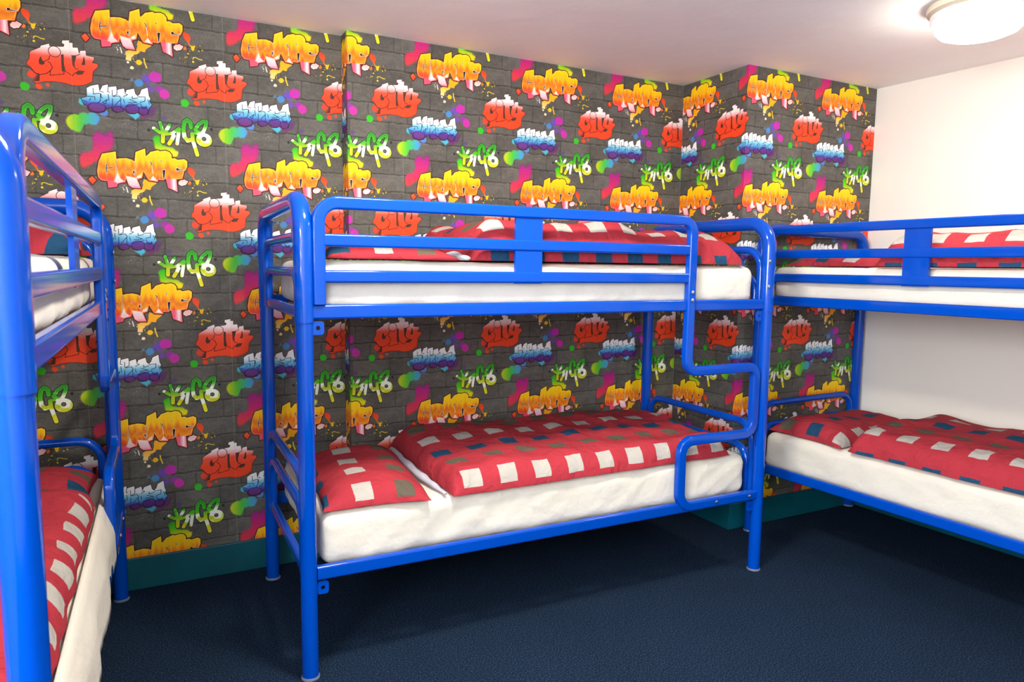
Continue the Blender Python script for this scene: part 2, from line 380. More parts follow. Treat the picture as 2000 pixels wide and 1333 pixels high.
    # graff
    poly('spl1',G((-30,(250,190,30)),(40,(252,190,50)),(80,(252,214,120)),(130,(252,226,190))),soft=1.2,rough=9)
    poly('spl2',G((-140,(236,86,50)),(-70,(240,110,50)),(-20,(246,180,40))),soft=2,rough=6)
    poly('spl2y',(246,206,30),soft=1,rough=8); stroke('spl2s',2.6,(240,218,50)); disc('spl2d',(240,218,50),soft=1); disc('spl2o',(244,140,60),soft=2); disc('spl2e',(244,200,50),soft=1)
    disc('spl1d',(250,206,40),soft=1,rough=7); stroke('spl1s',4.2,(244,210,70)); disc('spl1w1',(252,236,206),soft=1,rough=6); stroke('spl1w2',2.6,(250,236,222)); stroke('spl1w3',3.4,(250,236,222)); disc('spl1w4',(250,240,226),soft=1)
    a0=ART['spl2y'][0]; dots(26,a0[0]+45,a0[1]+15,55,45,[(240,218,50),(246,190,50)],1,5)
    dots(16,a0[0]-25,a0[1]+100,40,30,[(222,214,110),(240,218,50)],1.2,4)
    a0=ART['spl1w1'][0]; dots(22,a0[0]-10,a0[1]-45,55,60,[(252,232,190),(246,206,60)],1,4.5)
    dots(16,ART['spl1w3'][0][0]-12,ART['spl1w3'][0][1]+10,30,35,[(250,236,222)],1,3.6)
    a0=ART['s_c2'][0]; dots(60,a0[0]+20,a0[1]+70,90,60,[(150,190,190),(120,150,170),(200,210,200)],.8,2.6)
    vs=vnoise(90,8)
    def gg(X,Y,d):
        yj=Y+(nz(X,Y,vs)-.5)*46; base=grad(yj,[(-240,(255,222,18)),(-165,(255,208,16)),(-125,(246,164,40)),(-105,(238,140,52)),(-70,(250,170,30)),(-35,(240,112,48)),(0,(234,96,90)),(50,(238,120,130))])
        sh=np.clip(1-np.abs(d+6)/2.5,0,1)*.6
        return base+(np.array([255,240,214])-base)*sh[...,None]
    oc=(88,24,24)
    poly('diamond',G((-30,(240,130,60)),(30,(236,84,54))),outline=oc,ow=5)
    poly('dot2',G((-50,(248,196,196)),(0,(252,226,222))),outline=oc,ow=5)
    poly('graff',gg,outline=oc,ow=4.5)
    poly('leg2',(238,110,140),soft=3); 
    for k in ('leg2w','leg1','leg1b','leg3'): poly(k,G((-80,(252,226,170)),(-40,(252,238,232)),(20,(250,206,216)),(50,(240,130,160))),soft=3.5,rough=3)
    poly('leg4',lambda X,Y,d:(lambda w: np.array([240,120,150])*(1-w[...,None])+np.array([252,240,240])*w[...,None])(np.clip(1-np.abs(X/sx-542)/28,0,1)),soft=2.5)
    # white rim where the legs meet the outline is repeated by the contour
    P=pts('graff'); X,Y=box(P,12); d=seg(P,X,Y,True); put(X,Y,np.clip(.5-(np.abs(d-2.8)-2.7)/1.4,0,1)*(~inside(P,X,Y)),oc)
    for k in ('g_v1','g_v3'): stroke(k,3.4,(255,238,214),a=.8)
    for k in ('g_v1','g_v3'): stroke(k,1.3,(150,60,34),a=.8)
    w=(255,240,226); bl=(24,40,66)
    for k in ('g_e1','g_e2','g_d1','g_d2','g_s','g_d3'): stroke(k,4.2,w)
    stroke('g_s2',1.6,w)
    for k in ('g_h','g_n1','g_n2'): poly(k,w,outline=w,ow=2.5)
    for k in ('g_e1','g_e2','g_s'): stroke(k,2.3,bl)
    for k in ('g_d1','g_d2','g_d3'): stroke(k,2.,(60,40,50))
    for k in ('g_h','g_n1','g_n2'): poly(k,(60,34,44))
    img+=(n3-.5)[...,None]*5
    return np.clip(img,0,255)/255
def wallpaper():
    t = build_tile(); h, w = t.shape[:2]
    img = bpy.data.images.new('graffiti_print', w, h)
    px = np.ones((h, w, 4), np.float32); px[..., :3] = t[::-1]
    img.pixels.foreach_set(px.ravel()); img.update(); img.pack()
    m = bpy.data.materials.new('graffiti_wallpaper'); m.use_nodes = True; nt = m.node_tree; b = nt.nodes['Principled BSDF']
    tx = nt.nodes.new('ShaderNodeTexImage'); tx.image = img; tx.extension = 'REPEAT'; tx.interpolation = 'Linear'
    uv = nt.nodes.new('ShaderNodeUVMap'); uv.uv_map = 'UVMap'; nt.links.new(uv.outputs['UV'], tx.inputs['Vector'])
    g = nt.nodes.new('ShaderNodeGamma'); g.inputs[1].default_value = 1.27; nt.links.new(tx.outputs['Color'], g.inputs[0]); nt.links.new(g.outputs[0], b.inputs['Base Color'])
    b.inputs['Roughness'].default_value = .62; b.inputs['Specular IOR Level'].default_value = .3
    tc = nt.nodes.new('ShaderNodeTexCoord'); n = nt.nodes.new('ShaderNodeTexNoise'); n.inputs['Scale'].default_value = 9; nt.links.new(tc.outputs['Object'], n.inputs['Vector'])
    bp = nt.nodes.new('ShaderNodeBump'); bp.inputs['Strength'].default_value = .15; bp.inputs['Distance'].default_value = .01
    nt.links.new(n.outputs['Fac'], bp.inputs['Height']); nt.links.new(bp.outputs['Normal'], b.inputs['Normal'])
    return m
M['wallpaper'] = wallpaper()

# ------------------------------------------------------------------ helpers
def link(name, me, m=None, parent=None):
    o = bpy.data.objects.new(name, me); COL.objects.link(o)
    if m is not None and not me.materials: me.materials.append(m)
    if parent is not None: o.parent = parent
    return o
def obj(name, bm, m, parent=None, smooth=False):
    me = bpy.data.meshes.new(name); bm.normal_update(); bm.to_mesh(me); bm.free()
    if smooth: me.polygons.foreach_set('use_smooth', [True]*len(me.polygons))
    return link(name, me, m, parent)
def box(bm, x0, y0, z0, x1, y1, z1, bev=0):
    r = bmesh.ops.create_cube(bm, size=1); vs = r['verts']
    for v in vs: v.co = Vector(((x0+x1)/2+v.co.x*(x1-x0), (y0+y1)/2+v.co.y*(y1-y0), (z0+z1)/2+v.co.z*(z1-z0)))
    if bev:
        es = list({e for v in vs for e in v.link_edges}); bmesh.ops.bevel(bm, geom=es, offset=bev, segments=2, affect='EDGES', profile=.6)
    return bm
def bx(*a, **k): return box(bmesh.new(), *a, **k)
def fillet(P, r, n=7):
    """Rounds the inner corners of a polyline; r a number or one per corner."""
    P = [Vector(p) for p in P]; out = [P[0]]
    for i in range(1, len(P)-1):
        R = r[i-1] if isinstance(r, (list, tuple)) else r
        a = (P[i-1]-P[i]).normalized(); b = (P[i+1]-P[i]).normalized(); ang = a.angle(b)
        if R <= 0 or ang > PI-.02: out.append(P[i]); continue
        t = R/math.tan(ang/2); c = P[i]+(a+b).normalized()*(R/math.sin(ang/2))
        p0, p1 = P[i]+a*t, P[i]+b*t; v0, v1 = p0-c, p1-c; tot = v0.angle(v1); ax = v0.cross(v1).normalized()
        for k in range(n+1): out.append(c+Matrix.Rotation(tot*k/n, 3, ax)@v0)
    out.append(P[-1]); return out
def tube(path, r, bm=None, seg=16, flat=None, normal=(0, 1, 0)):
    """Sweeps a round (or, with flat=(w,d), a rounded flat) section along a planar path; closed ends."""
    bm = bm or bmesh.new(); P = [Vector(p) for p in path]; nrm = Vector(normal).normalized(); rings = []
    for i, p in enumerate(P):
        t = ((P[i+1]-p) if i == 0 else (p-P[i-1]) if i == len(P)-1 else (P[i+1]-p).normalized()+(p-P[i-1]).normalized()).normalized()
        side = t.cross(nrm).normalized(); up = side.cross(t).normalized()
        sc = 1.0
        if 0 < i < len(P)-1:
            h = (P[i+1]-p).normalized().angle(t); sc = 1/max(.5, math.cos(h))
        ring = []
        if flat:
            cr = .0075; sec = [((1 if q in (0, 3) else -1)*(flat[0]/2-cr)+cr*math.cos(q*PI/2+j*PI/6), (1 if q < 2 else -1)*(flat[1]/2-cr)+cr*math.sin(q*PI/2+j*PI/6)) for q in range(4) for j in range(4)]
        else: sec = [(r*math.cos(2*PI*(k+.5)/seg), r*math.sin(2*PI*(k+.5)/seg)) for k in range(seg)]
        for u, w in sec: ring.append(bm.verts.new(p+side*u*sc+up*w))
        rings.append(ring)
    seg = len(rings[0])
    for A, B in zip(rings, rings[1:]):
        for k in range(seg): bm.faces.new((A[k], A[(k+1) % seg], B[(k+1) % seg], B[k]))
    bm.faces.new(rings[0][::-1]); bm.faces.new(rings[-1])
    bmesh.ops.recalc_face_normals(bm, faces=bm.faces); return bm
def lathe(prof, seg=48, bm=None, loc=(0, 0, 0)):
    bm = bm or bmesh.new(); L = Vector(loc); rings = []
    for r, z in prof:
        rings.append([bm.verts.new(L+Vector((0, 0, z)))] if r < 1e-6 else [bm.verts.new(L+Vector((r*math.cos(2*PI*k/seg), r*math.sin(2*PI*k/seg), z))) for k in range(seg)])
    for A, B in zip(rings, rings[1:]):
        for k in range(seg):
            k2 = (k+1) % seg
            if len(A) == 1 and len(B) > 1: bm.faces.new((A[0], B[k], B[k2]))
            elif len(B) == 1 and len(A) > 1: bm.faces.new((A[k], B[0], A[k2]))
            elif len(A) > 1: bm.faces.new((A[k], B[k], B[k2], A[k2]))
    bmesh.ops.recalc_face_normals(bm, faces=bm.faces); return bm
def shade_auto(o, deg=38):
    me = o.data; me.polygons.foreach_set('use_smooth', [True]*len(me.polygons))
    b = bmesh.new(); b.from_mesh(me)
    for e in b.edges:
        if len(e.link_faces) == 2: e.smooth = e.calc_face_angle() < math.radians(deg)
    b.to_mesh(me); b.free(); return o
def tag(o, label=None, cat=None, group=None, kind=None):
    for k, v in (('label', label), ('category', cat), ('group', group), ('kind', kind)):
        if v: o[k] = v
    return o
def empty(name, loc, rz=0):
    o = bpy.data.objects.new(name, None); COL.objects.link(o); o.location = loc; o.rotation_euler = (0, 0, rz); o.empty_display_size = .1; return o
def copy_tree(o, parent=None):
    c = o.copy(); COL.objects.link(c)
    if parent is not None: c.parent = parent
    for ch in list(o.children): copy_tree(ch, c)
    return c

# ------------------------------------------------------------------ the room
XP, YP = 2.807, -.559          # the pier in the far right corner
XS, YB = .968, -.090           # the step in the wallpapered wall
TW, TH, ZD = .53, .5245, 2.1725
def struct(name, bm, m): return tag(obj(name, bm, m), kind='structure')
struct('floor', bx(XL-.1, YF-.3, -.1, XR+.45, .1, 0), M['carpet'])
struct('ceiling', bx(XL-.1, YF-.3, H, XR+.45, .1, H+.1), M['ceiling'])
b = bx(XL-.1, 0, 0, XS, .1, H); box(b, XS, YB, 0, XP, .1, H)
wall_back = struct('wall_back', b, M['plaster'])
wall_pier = struct('wall_pier', bx(XP, YP, 0, XR, .1, H), M['plaster'])
AR = .045                       # the white wall stands a little out of square
def swing(o): o.location = (XR, YP, 0); o.rotation_euler = (0, 0, AR); return o
swing(struct('wall_right', bx(0, YF-.3-YP, 0, .1, .62, H), M['white_wall']))
struct('wall_front', bx(XL-.1, YF-.12, 0, XR+.16, YF, H), M['white_wall'])
b = bx(XL-.12, YF, 0, XL, WY0, H); box(b, XL-.12, WY1, 0, XL, 0, H); box(b, XL-.12, WY0, 0, XL, WY1, WZ0); box(b, XL-.12, WY0, WZ1, XL, WY1, H)
struct('wall_left', b, M['white_wall'])
# window in the left wall behind the camera: frame, mullion, panes
win = tag(empty('window_1', (XL-.06, (WY0+WY1)/2, WZ0), PI/2), kind='structure'); w2 = (WY1-WY0)/2; hh = WZ1-WZ0
b = bx(-w2, -.03, 0, -w2+.06, .03, hh); box(b, w2-.06, -.03, 0, w2, .03, hh); box(b, -w2+.06, -.03, 0, w2-.06, .03, .06); box(b, -w2+.06, -.03, hh-.06, w2-.06, .03, hh); box(b, -.03, -.03, .06, .03, .03, hh-.06)
obj('window_frame', b, M['pvc'], win)
for q in (-1, 1): obj('pane', bx(min(q*.03, q*(w2-.06)), -.004, .06, max(q*.03, q*(w2-.06)), .004, hh-.06), M['glass'], win)
# skirting boards
BH, BT = .133, .014
def skirting(name, *a): return struct(name, bx(*a, bev=.003), M['teal'])
skirting('baseboard_back', XL+.02, -BT, 0, XS-.016, -.0007, BH)
skirting('baseboard_back_step', XS-.014, YB-BT, 0, XP-.0145, YB-.0007, BH)
skirting('baseboard_pier_side', XP-BT, YP-BT, 0, XP-.0007, YB-.001, BH)
skirting('baseboard_pier', XP+.001, YP-BT, 0, XR-.016, YP-.0007, BH)
swing(skirting('baseboard_right', -BT, YF+.1-YP, 0, -.0005, -BT-.003, BH))
skirting('baseboard_left', XL+.0005, YF+.02, 0, XL+BT, -.02, BH)
skirting('baseboard_front', XL+.02, YF+.0005, 0, XR-.02, YF+BT, BH)
# wallpaper, hung sheet by sheet
def sheet(parent, A, B, u0, z0=BH-.004, z1=H-.001, gap=.0003):
    """One hanging sheet on the vertical plane from A to B (x,y), facing right of A->B turned towards the room; u0 = print coordinate at A in metres."""
    A = Vector((A[0], A[1], 0)); B = Vector((B[0], B[1], 0)); d = (B-A); L = d.length; d /= L; n = Vector((d.y, -d.x, 0)); th = .0006
    me = bpy.data.meshes.new('wallpaper_sheet'); vs = []
    for k, off in ((0, 0.0), (1, th)):
        for s, z in ((gap, z0), (L-gap, z0), (L-gap, z1), (gap, z1)): vs.append(A+d*s+n*off+Vector((0, 0, z)))
    fs = [(4, 5, 6, 7), (0, 1, 5, 4), (1, 2, 6, 5), (2, 3, 7, 6), (3, 0, 4, 7)]
    me.from_pydata([tuple(v) for v in vs], [], fs); uv = me.uv_layers.new(name='UVMap')
    for p in me.polygons:
        for li in p.loop_indices:
            v = Vector(vs[me.loops[li].vertex_index]); s = (v-A).dot(d); uv.data[li].uv = ((u0+s)/TW, (v.z-ZD)/TH)
    return link('wallpaper_sheet', me, M['wallpaper'], parent)
def hang(parent, A, B, u0, seam):
    """Sheets TW wide from A to B; a seam falls wherever the print coordinate is seam (mod TW)."""
    L = math.hypot(B[0]-A[0], B[1]-A[1]); cuts = [0.0]; k = math.ceil((u0-seam)/TW+1e-6)
    while seam+k*TW-u0 < L-.004: cuts.append(seam+k*TW-u0); k += 1
    cuts.append(L); P = lambda s: (A[0]+(B[0]-A[0])*s/L, A[1]+(B[1]-A[1])*s/L)
    for a, c in zip(cuts, cuts[1:]):
        if c-a > .006: sheet(parent, P(a), P(c), u0+a)
UB = 1.2575
hang(wall_back, (XL+.001, -.0002), (XS, -.0002), XL, -.045)
hang(wall_back, (XS-.0002, 0), (XS-.0002, YB-.0006), XS-UB-.09, 10.0)
hang(wall_back, (XS-.0002, YB-.0002), (XP-.001, YB-.0002), XS-UB, -.042)
UP = XP-2.776                                   # the print runs on round the pier's corner
hang(wall_pier, (XP-.0002, YB-.001), (XP-.0002, YP-.0006), UP-(YB-YP), -.042)
hang(wall_pier, (XP, YP-.0002), (XR-.0005, YP-.0002), UP, -.042)

# ------------------------------------------------------------------ ceiling lamps
def lamp(x, y, strength, label):
    e = tag(empty('ceiling_lamp', (x, y, H)), label, 'ceiling lamp', 'round ceiling lamps')
    shade_auto(obj('lamp_base', lathe([(0, -.0005), (.172, -.0005), (.174, -.006), (.172, -.022), (.160, -.030), (0, -.030)]), M['lamp_base'], e))
    shade_auto(obj('lamp_rim', lathe([(.156, -.030), (.161, -.034), (.160, -.054), (.152, -.063), (.146, -.061), (.147, -.030)]), M['pvc'], e))
    d = obj('lamp_cover', lathe([(.1455, -.045), (.1455, -.070), (.141, -.090), (.128, -.105), (.10, -.116), (.06, -.123), (0, -.125)]), emit('glowing_cover', LAMP_TINT, strength), e); shade_auto(d, 80)
    d['label'] = 'glowing white domed cover'
    return e
lamp(*LAMPS[0][0], LAMPS[0][1], 'round lit ceiling lamp with white domed cover above the bunk by the white wall')
lamp(*LAMPS[1][0], LAMPS[1][1], 'round lit ceiling lamp out of frame above the open carpet')

# ------------------------------------------------------------------ bunk beds
BL, BW = 1.948, .815
ZU, ZL = 1.190, .348             # centre heights of the upper and the lower bed frame
def build_bunk():
    root = empty('bunk_bed', (0, 0, 0)); bl = M['blue']
    def T(name, path, r, **k):
        o = shade_auto(obj(name, tube(path, r, **k), bl, root), 50)
        if k.get('flat'): w = o.modifiers.new('even_shading', 'WEIGHTED_NORMAL'); w.keep_sharp = True
        return o
    for x in (0, BL):                                                         # legs with their feet, arches over them
        for y in (0, BW):
            o = T('leg', [(x, y, .007), (x, y, ZU-.03)], .0265, normal=(1, 0, 0))
            f = shade_auto(obj('foot_cap', lathe([(0, 0), (.0295, 0), (.030, .003), (.028, .008), (.0265, .008)], 24, loc=(x, y, 0)), M['grey_plastic'], o))
            f['label'] = 'pale grey plastic foot cap'
        T('end_arch', fillet([(x, 0, ZU-.032), (x, 0, 1.537), (x, BW, 1.537), (x, BW, ZU-.032)], .105), .0295, normal=(1, 0, 0))
        for z0, zs in ((ZU, (1.424, 1.312)), (ZL, (.655, .545))):              # two nested hoops above each bed frame
            for k, z in enumerate(zs):
                e = .041+.030*k
                T('end_hoop', fillet([(x, e, z0-.02), (x, e, z), (x, BW-e, z), (x, BW-e, z0-.02)], .085-.01*k), .0165, normal=(1, 0, 0), seg=12)
    for z in (ZU, ZL):
        for y in (0, BW): T('side_rail', [(.026, y, z), (BL-.026, y, z)], 0, flat=(.046, .026), normal=(0, 1, 0), seg=20)
        for x in (0, BL): T('end_rail', [(x, .026, z-.006), (x, BW-.026, z-.006)], 0, flat=(.036, .026), normal=(1, 0, 0), seg=20)
        for k in range(11):
            x = .12+k*(BL-.24)/10
            obj('bed_slat', bx(x-.035, .0145, z-.018, x+.035, BW-.0145, z-.007), M['wood'], root)
    # guard rail: one long bent tube that runs on as the two ladder steps
    gy = -.007
    pth = [(.045, gy, 1.214), (.045, gy, 1.527), (1.519, gy, 1.527), (1.514, gy, .921), (1.893, gy, .921), (1.893, gy, .630), (1.500, gy, .630), (1.500, gy, .352), (BL-.028, gy, .352)]
    g = T('guard_rail', fillet(pth, [.060, .055, .045, .040, .055, .055, .060]), 0, flat=(.040, .032), normal=(0, 1, 0), seg=20)
    g['label'] = 'long bent guard tube ending in two ladder steps'
    for z in (1.412, 1.300): T('guard_bar', [(.056, gy, z), (1.498, gy, z)], 0, flat=(.040, .026), normal=(0, 1, 0), seg=20)
    obj('guard_plate', bx(.722, gy-.008, 1.278, .828, gy+.004, 1.512), bl, root)
    for x, y, z in ((1.516, gy-.0165, 1.243), (1.516, gy-.0165, 1.212), (1.925, -.029, 1.372), (1.925, -.029, 1.266), (1.690, gy-.0165, .353), (1.880, gy-.0165, .353)):
        bm = lathe([(0, .004), (.004, .004), (.0075, .002), (.0075, 0), (0, 0)], 12)
        bmesh.ops.rotate(bm, verts=bm.verts, cent=(0, 0, 0), matrix=Matrix.Rotation(PI/2, 3, 'X')); bmesh.ops.translate(bm, verts=bm.verts, vec=(x, y, z))
        obj('bolt', bm, M['steel'], root)
    for x, z in ((.041, ZU-.050), (.043, ZL-.050), (BL-.046, ZU-.050), (BL-.046, ZL-.050)):  # drilled lugs under the rails
        bm = bmesh.new(); n = 16; rg = []
        for yy in (-.006, -.002):
            for ho in (0, 1):
                ring = []
                for k in range(n):
                    a = 2*PI*(k+.5)/n; c, s = math.cos(a), math.sin(a); q = .0185/max(abs(c), abs(s)) if not ho else .007
                    ring.append(bm.verts.new((x+c*q, yy, z+s*q*(1.15 if not ho else 1))))
                rg.append(ring)
        for A, B in ((rg[0], rg[1]), (rg[2], rg[3]), (rg[0], rg[2]), (rg[1], rg[3])):
            for k in range(n): bm.faces.new((A[k], A[(k+1) % n], B[(k+1) % n], B[k]))
        bmesh.ops.recalc_face_normals(bm, faces=bm.faces); obj('lug', bm, bl, root)
    return root
# place: origin of the front leg at the plain end, turn
BUNKS = {'middle': ((.6009, -.955, 0), -.0116), 'right': ((2.891, -.6199, 0), -PI/2+.049), 'left': ((.002, -2.030, 0), PI/2-.0195)}
proto = build_bunk()
for k, lab in (('middle', 'blue steel bunk bed standing lengthwise against the graffiti wallpaper, between the other two'),
               ('right', 'blue tubular steel bunk bed standing along the plain white wall'),
               ('left', 'blue steel bunk bed seen end-on beside the camera, only its far end whole')):
    o = proto if k == 'middle' else copy_tree(proto)
    o.location, o.rotation_euler = BUNKS[k][0], (0, 0, BUNKS[k][1]); tag(o, lab, 'bunk bed', 'blue bunk beds')

# ------------------------------------------------------------------ mattresses, pillows, duvets (in the bunk's own axes, then placed)
def place(o, k): o.location = BUNKS[k][0]; o.rotation_euler = (0, 0, BUNKS[k][1]); return o
def origin(bm, p):
    for v in bm.verts: v.co -= Vector(p)
def put(name, bm, m, k, at, label, cat, group):
    """Shifts the mesh so that its origin lies at `at` (bunk axes) and places it on bunk k."""
    origin(bm, at); o = obj(name, bm, m, smooth=True)
    o.matrix_world = Matrix.Translation(BUNKS[k][0]) @ Matrix.Rotation(BUNKS[k][1], 4, 'Z') @ Matrix.Translation(at)
    return tag(o, label, cat, group)
def mattress(x0, x1, y0, y1, z0, z1, seed, r=.045):
    bm = bmesh.new(); dims = (x1-x0, y1-y0, z1-z0); n = (90, 40, 12); c = Vector(((x0+x1)/2, (y0+y1)/2, (z0+z1)/2)); hd = Vector(dims)/2; key = {}
    def vert(p):
        kk = tuple(round(v, 5) for v in p)
        if kk in key: return key[kk]
        p = Vector(p); q = Vector([max(-(hd[i]-r), min(hd[i]-r, p[i])) for i in range(3)]); d = (p-q)
        nn = d.normalized() if d.length > 1e-9 else Vector((0, 0, 1)); w = q+nn*r if d.length > 1e-9 else p
        g = w+Vector((seed*7.3, seed*3.1, 0))
        f = (.005*noise.noise(g*5) + .003*noise.noise(Vector((g.x*9+g.z*14, g.y*9, g.z*6))))*(1 if nn.z < .8 else .35)
        if abs(nn.z) < .8: f += .006*(1-abs(noise.noise(Vector((g.x*7-g.z*9, g.y*7, g.z*4))))*2)*(.4+.6*abs(math.sin(g.x*2.2))) - .004
        f -= .003
        v = bm.verts.new(c+w+nn*f); key[kk] = v; return v
    for ax in range(3):
        a, b2 = [i for i in range(3) if i != ax]
        for sg in (-1, 1):
            for i in range(n[a]):
                for j in range(n[b2]):
                    q = []
                    for di, dj in ((0, 0), (1, 0), (1, 1), (0, 1)):
                        p = [0, 0, 0]; p[ax] = sg*hd[ax]; p[a] = -hd[a]+dims[a]*(i+di)/n[a]; p[b2] = -hd[b2]+dims[b2]*(j+dj)/n[b2]; q.append(vert(p))
                    if len(set(q)) == 4: bm.faces.new(q if sg > 0 else q[::-1])
    bmesh.ops.recalc_face_normals(bm, faces=bm.faces); return bm
def padded(C, base, T, edge, seed, uvf, n=(84, 60), lump=.014, fold=.010, pinch=0, dip=None, tilt=None):
    """A stuffed cloth: quad C = FL, FR, BR, BL (x,y), base height, thickness T, rounded over `edge` metres. uvf(s,t,arc) -> UV."""
    C = [Vector((p[0], p[1], 0)) for p in C]; nu, nv = n; Ls = ((C[1]-C[0]).length+(C[2]-C[3]).length)/2; Lt = ((C[3]-C[0]).length+(C[2]-C[1]).length)/2
    def prof(q, L):
        d = min(q, 1-q)*L; x = min(1, d/edge); return math.sqrt(max(0, 1-(1-x)**2))
    def sp(i, n): a = i/n; return .55*a+.45*(.5-.5*math.cos(PI*a))
    bm = bmesh.new(); top = []; S = Vector((seed*11.7, seed*5.9, seed*2.3))
    for j in range(nv+1):
        row = []
        for i in range(nu+1):
            s, t = sp(i, nu), sp(j, nv)
            p = (C[0]*(1-s)+C[1]*s)*(1-t)+(C[3]*(1-s)+C[2]*s)*t
            e = prof(s, Ls)*prof(t, Lt)
            if pinch:                                     # the sides draw in between the corners
                mid = (C[0]+C[1]+C[2]+C[3])/4; w = pinch*((1-abs(2*s-1)**2)*abs(2*t-1)**3+(1-abs(2*t-1)**2)*abs(2*s-1)**3); p = p+(mid-p)*w
            g = p+S
            h = T*e*(1+.22*noise.noise(g*2.3)) + e*lump*noise.noise(g*5.5)
            fo = 1-abs(noise.noise(Vector((g.x*6+g.y*2.2, g.y*3.2-g.x*.8, 3.1))))*2
            h += e*fold*fo*fo + fold*2.6*(1-e)*noise.noise(Vector((g.x*22, g.y*12, 1)))*min(1, e*4)
            if dip: h *= dip(s, t)
            z = base+max(.0015, h)
            if tilt: z += tilt(s, t)
            wv = (1-e)*.010
            p = p+Vector((wv*noise.noise(Vector((g.x*9, g.y*9, 7))), wv*noise.noise(Vector((g.x*9, g.y*9, 17))), 0))
            row.append(bm.verts.new((p.x, p.y, z)))
        top.append(row)
    arc = {}
    for i in range(nu+1):
        a = 0
        for j in range(nv+1):
            if j: a += (top[j][i].co-top[j-1][i].co).length
            arc[(i, j)] = a
    uvl = bm.loops.layers.uv.new('UVMap'); UV = {}
    for j in range(nv+1):
        for i in range(nu+1): UV[top[j][i]] = uvf(sp(i, nu)*Ls, arc[(i, j)], sp(j, nv)*Lt)
    bot = {}
    for j in range(nv+1):
        for i in range(nu+1):
            if 0 < i < nu and 0 < j < nv and (i % 6 or j % 6): continue
    for j in range(nv):
        for i in range(nu):
            f = bm.faces.new((top[j][i], top[j][i+1], top[j+1][i+1], top[j+1][i]))
            for l in f.loops: l[uvl].uv = UV[l.vert]
    rim = [top[0][i] for i in range(nu+1)]+[top[j][nu] for j in range(1, nv+1)]+[top[nv][i] for i in range(nu-1, -1, -1)]+[top[j][0] for j in range(nv-1, 0, -1)]
    low = [bm.verts.new((v.co.x, v.co.y, v.co.z-.0014)) for v in rim]
    N = len(rim)
    for k in range(N):
        f = bm.faces.new((rim[(k+1) % N], rim[k], low[k], low[(k+1) % N]))
        for l in f.loops: l[uvl].uv = UV[rim[k]]
    f = bm.faces.new(low); 
    for l in f.loops: l[uvl].uv = (.02, .02)
    bmesh.ops.triangulate(bm, faces=[f]); bmesh.ops.recalc_face_normals(bm, faces=bm.faces)
    return bm
PC, PR = .148, .158
def duvet_uv(u0=.0, v0=.0, skew=0): return lambda s, a, t: ((s-.082-u0)/PC+.5, (a-.004-v0+skew*s)/PR+.5)
def pillow_uv(x0, sgn=1, k=0): return lambda s, a, t: ((a-.06)/.155+.5, (sgn*(s-x0))/.150+.5+k)

WORD = {'middle': 'of the middle bunk', 'right': 'beside the white wall', 'left': 'of the nearest bunk'}
zt = {}
for q, k in enumerate(('middle', 'right', 'left')):
    for lv, z0, h in (('lower', ZL-.004, .188), ('upper', ZU-.004, .168)):
        put('mattress', mattress(.045, 1.90, .0165, BW-.025, z0, z0+h, q*2+(lv == 'upper')), M['sheet'], k, (.97, .4, z0),
            'mattress in a creased cream sheet on the %s bed %s' % (lv, WORD[k]), 'mattress', 'sheeted mattresses on the bunks')
        zt[lv] = z0+h
ZML, ZMU = zt['lower']+.003, zt['upper']+.003
GD, GP = 'red square-print duvets', 'red square-print pillows'
def duvet(k, lv, C, T, seed, uvf, label, **kw):
    at = (sum(p[0] for p in C)/4, sum(p[1] for p in C)/4, kw.pop('base'))
    return put('duvet', padded(C, at[2], T, kw.pop('edge', .085), seed, uvf, **kw), M['bedding'], k, at, label, 'duvet', GD)
def pillow(k, C, base, T, seed, uvf, label, **kw):
    at = (sum(p[0] for p in C)/4, sum(p[1] for p in C)/4, base)
    return put('pillow', padded(C, base, T, .15, seed, uvf, n=(48, 48), pinch=.05, lump=.008, fold=.005, **kw), M['bedding'], k, at, label, 'pillow', GP)
# middle bunk
pillow('middle', [(.055, .028), (.415, -.005), (.475, .640), (.10, .690)], ZML, .075, 1, pillow_uv(-.01), 'red pillow with squares lying flat at the head of the middle lower bunk bed')
d = duvet('middle', 'lower', [(.500, -.002), (1.790, .020), (1.870, .745), (.505, .765)], .085, 2, duvet_uv(0, -.10), 'thick red square-print duvet spread over the lower bed of the middle bunk', base=ZML)
pillow('middle', [(.085, .05), (.535, .05), (.520, .50), (.085, .52)], ZMU, .070, 3, pillow_uv(.04), 'red pillow pressed flat behind the guard rail of the middle bunk')
d2 = duvet('middle', 'upper', [(.600, .022), (1.84, .022), (1.87, .74), (.600, .76)], .135, 4, duvet_uv(0, .0), 'rumpled red square-print duvet piled high on the upper bed of the middle bunk', base=ZMU, edge=.12, lump=.022)
# right bunk
pillow('right', [(.055, .045), (.475, .020), (.425, .700), (.060, .735)], ZML, .085, 5, pillow_uv(.235), 'red pillow with white squares beside the white wall on the lower bed')
duvet('right', 'lower', [(.520, .008), (1.84, .024), (1.84, .745), (.455, .75)], .105, 6, duvet_uv(.0, -.022), 'red square-print duvet on the lower bed along the white wall', base=ZML)
pillow('right', [(.08, .05), (.53, .05), (.53, .66), (.08, .66)], ZMU, .060, 7, pillow_uv(.2), 'red pillow lying low on the upper bed of the bunk along the white wall')
duvet('right', 'upper', [(.58, .022), (1.84, .022), (1.84, .74), (.56, .75)], .130, 8, duvet_uv(.0, -.02), 'red square-print duvet on the upper bed of the bunk along the white wall', base=ZMU, edge=.11)
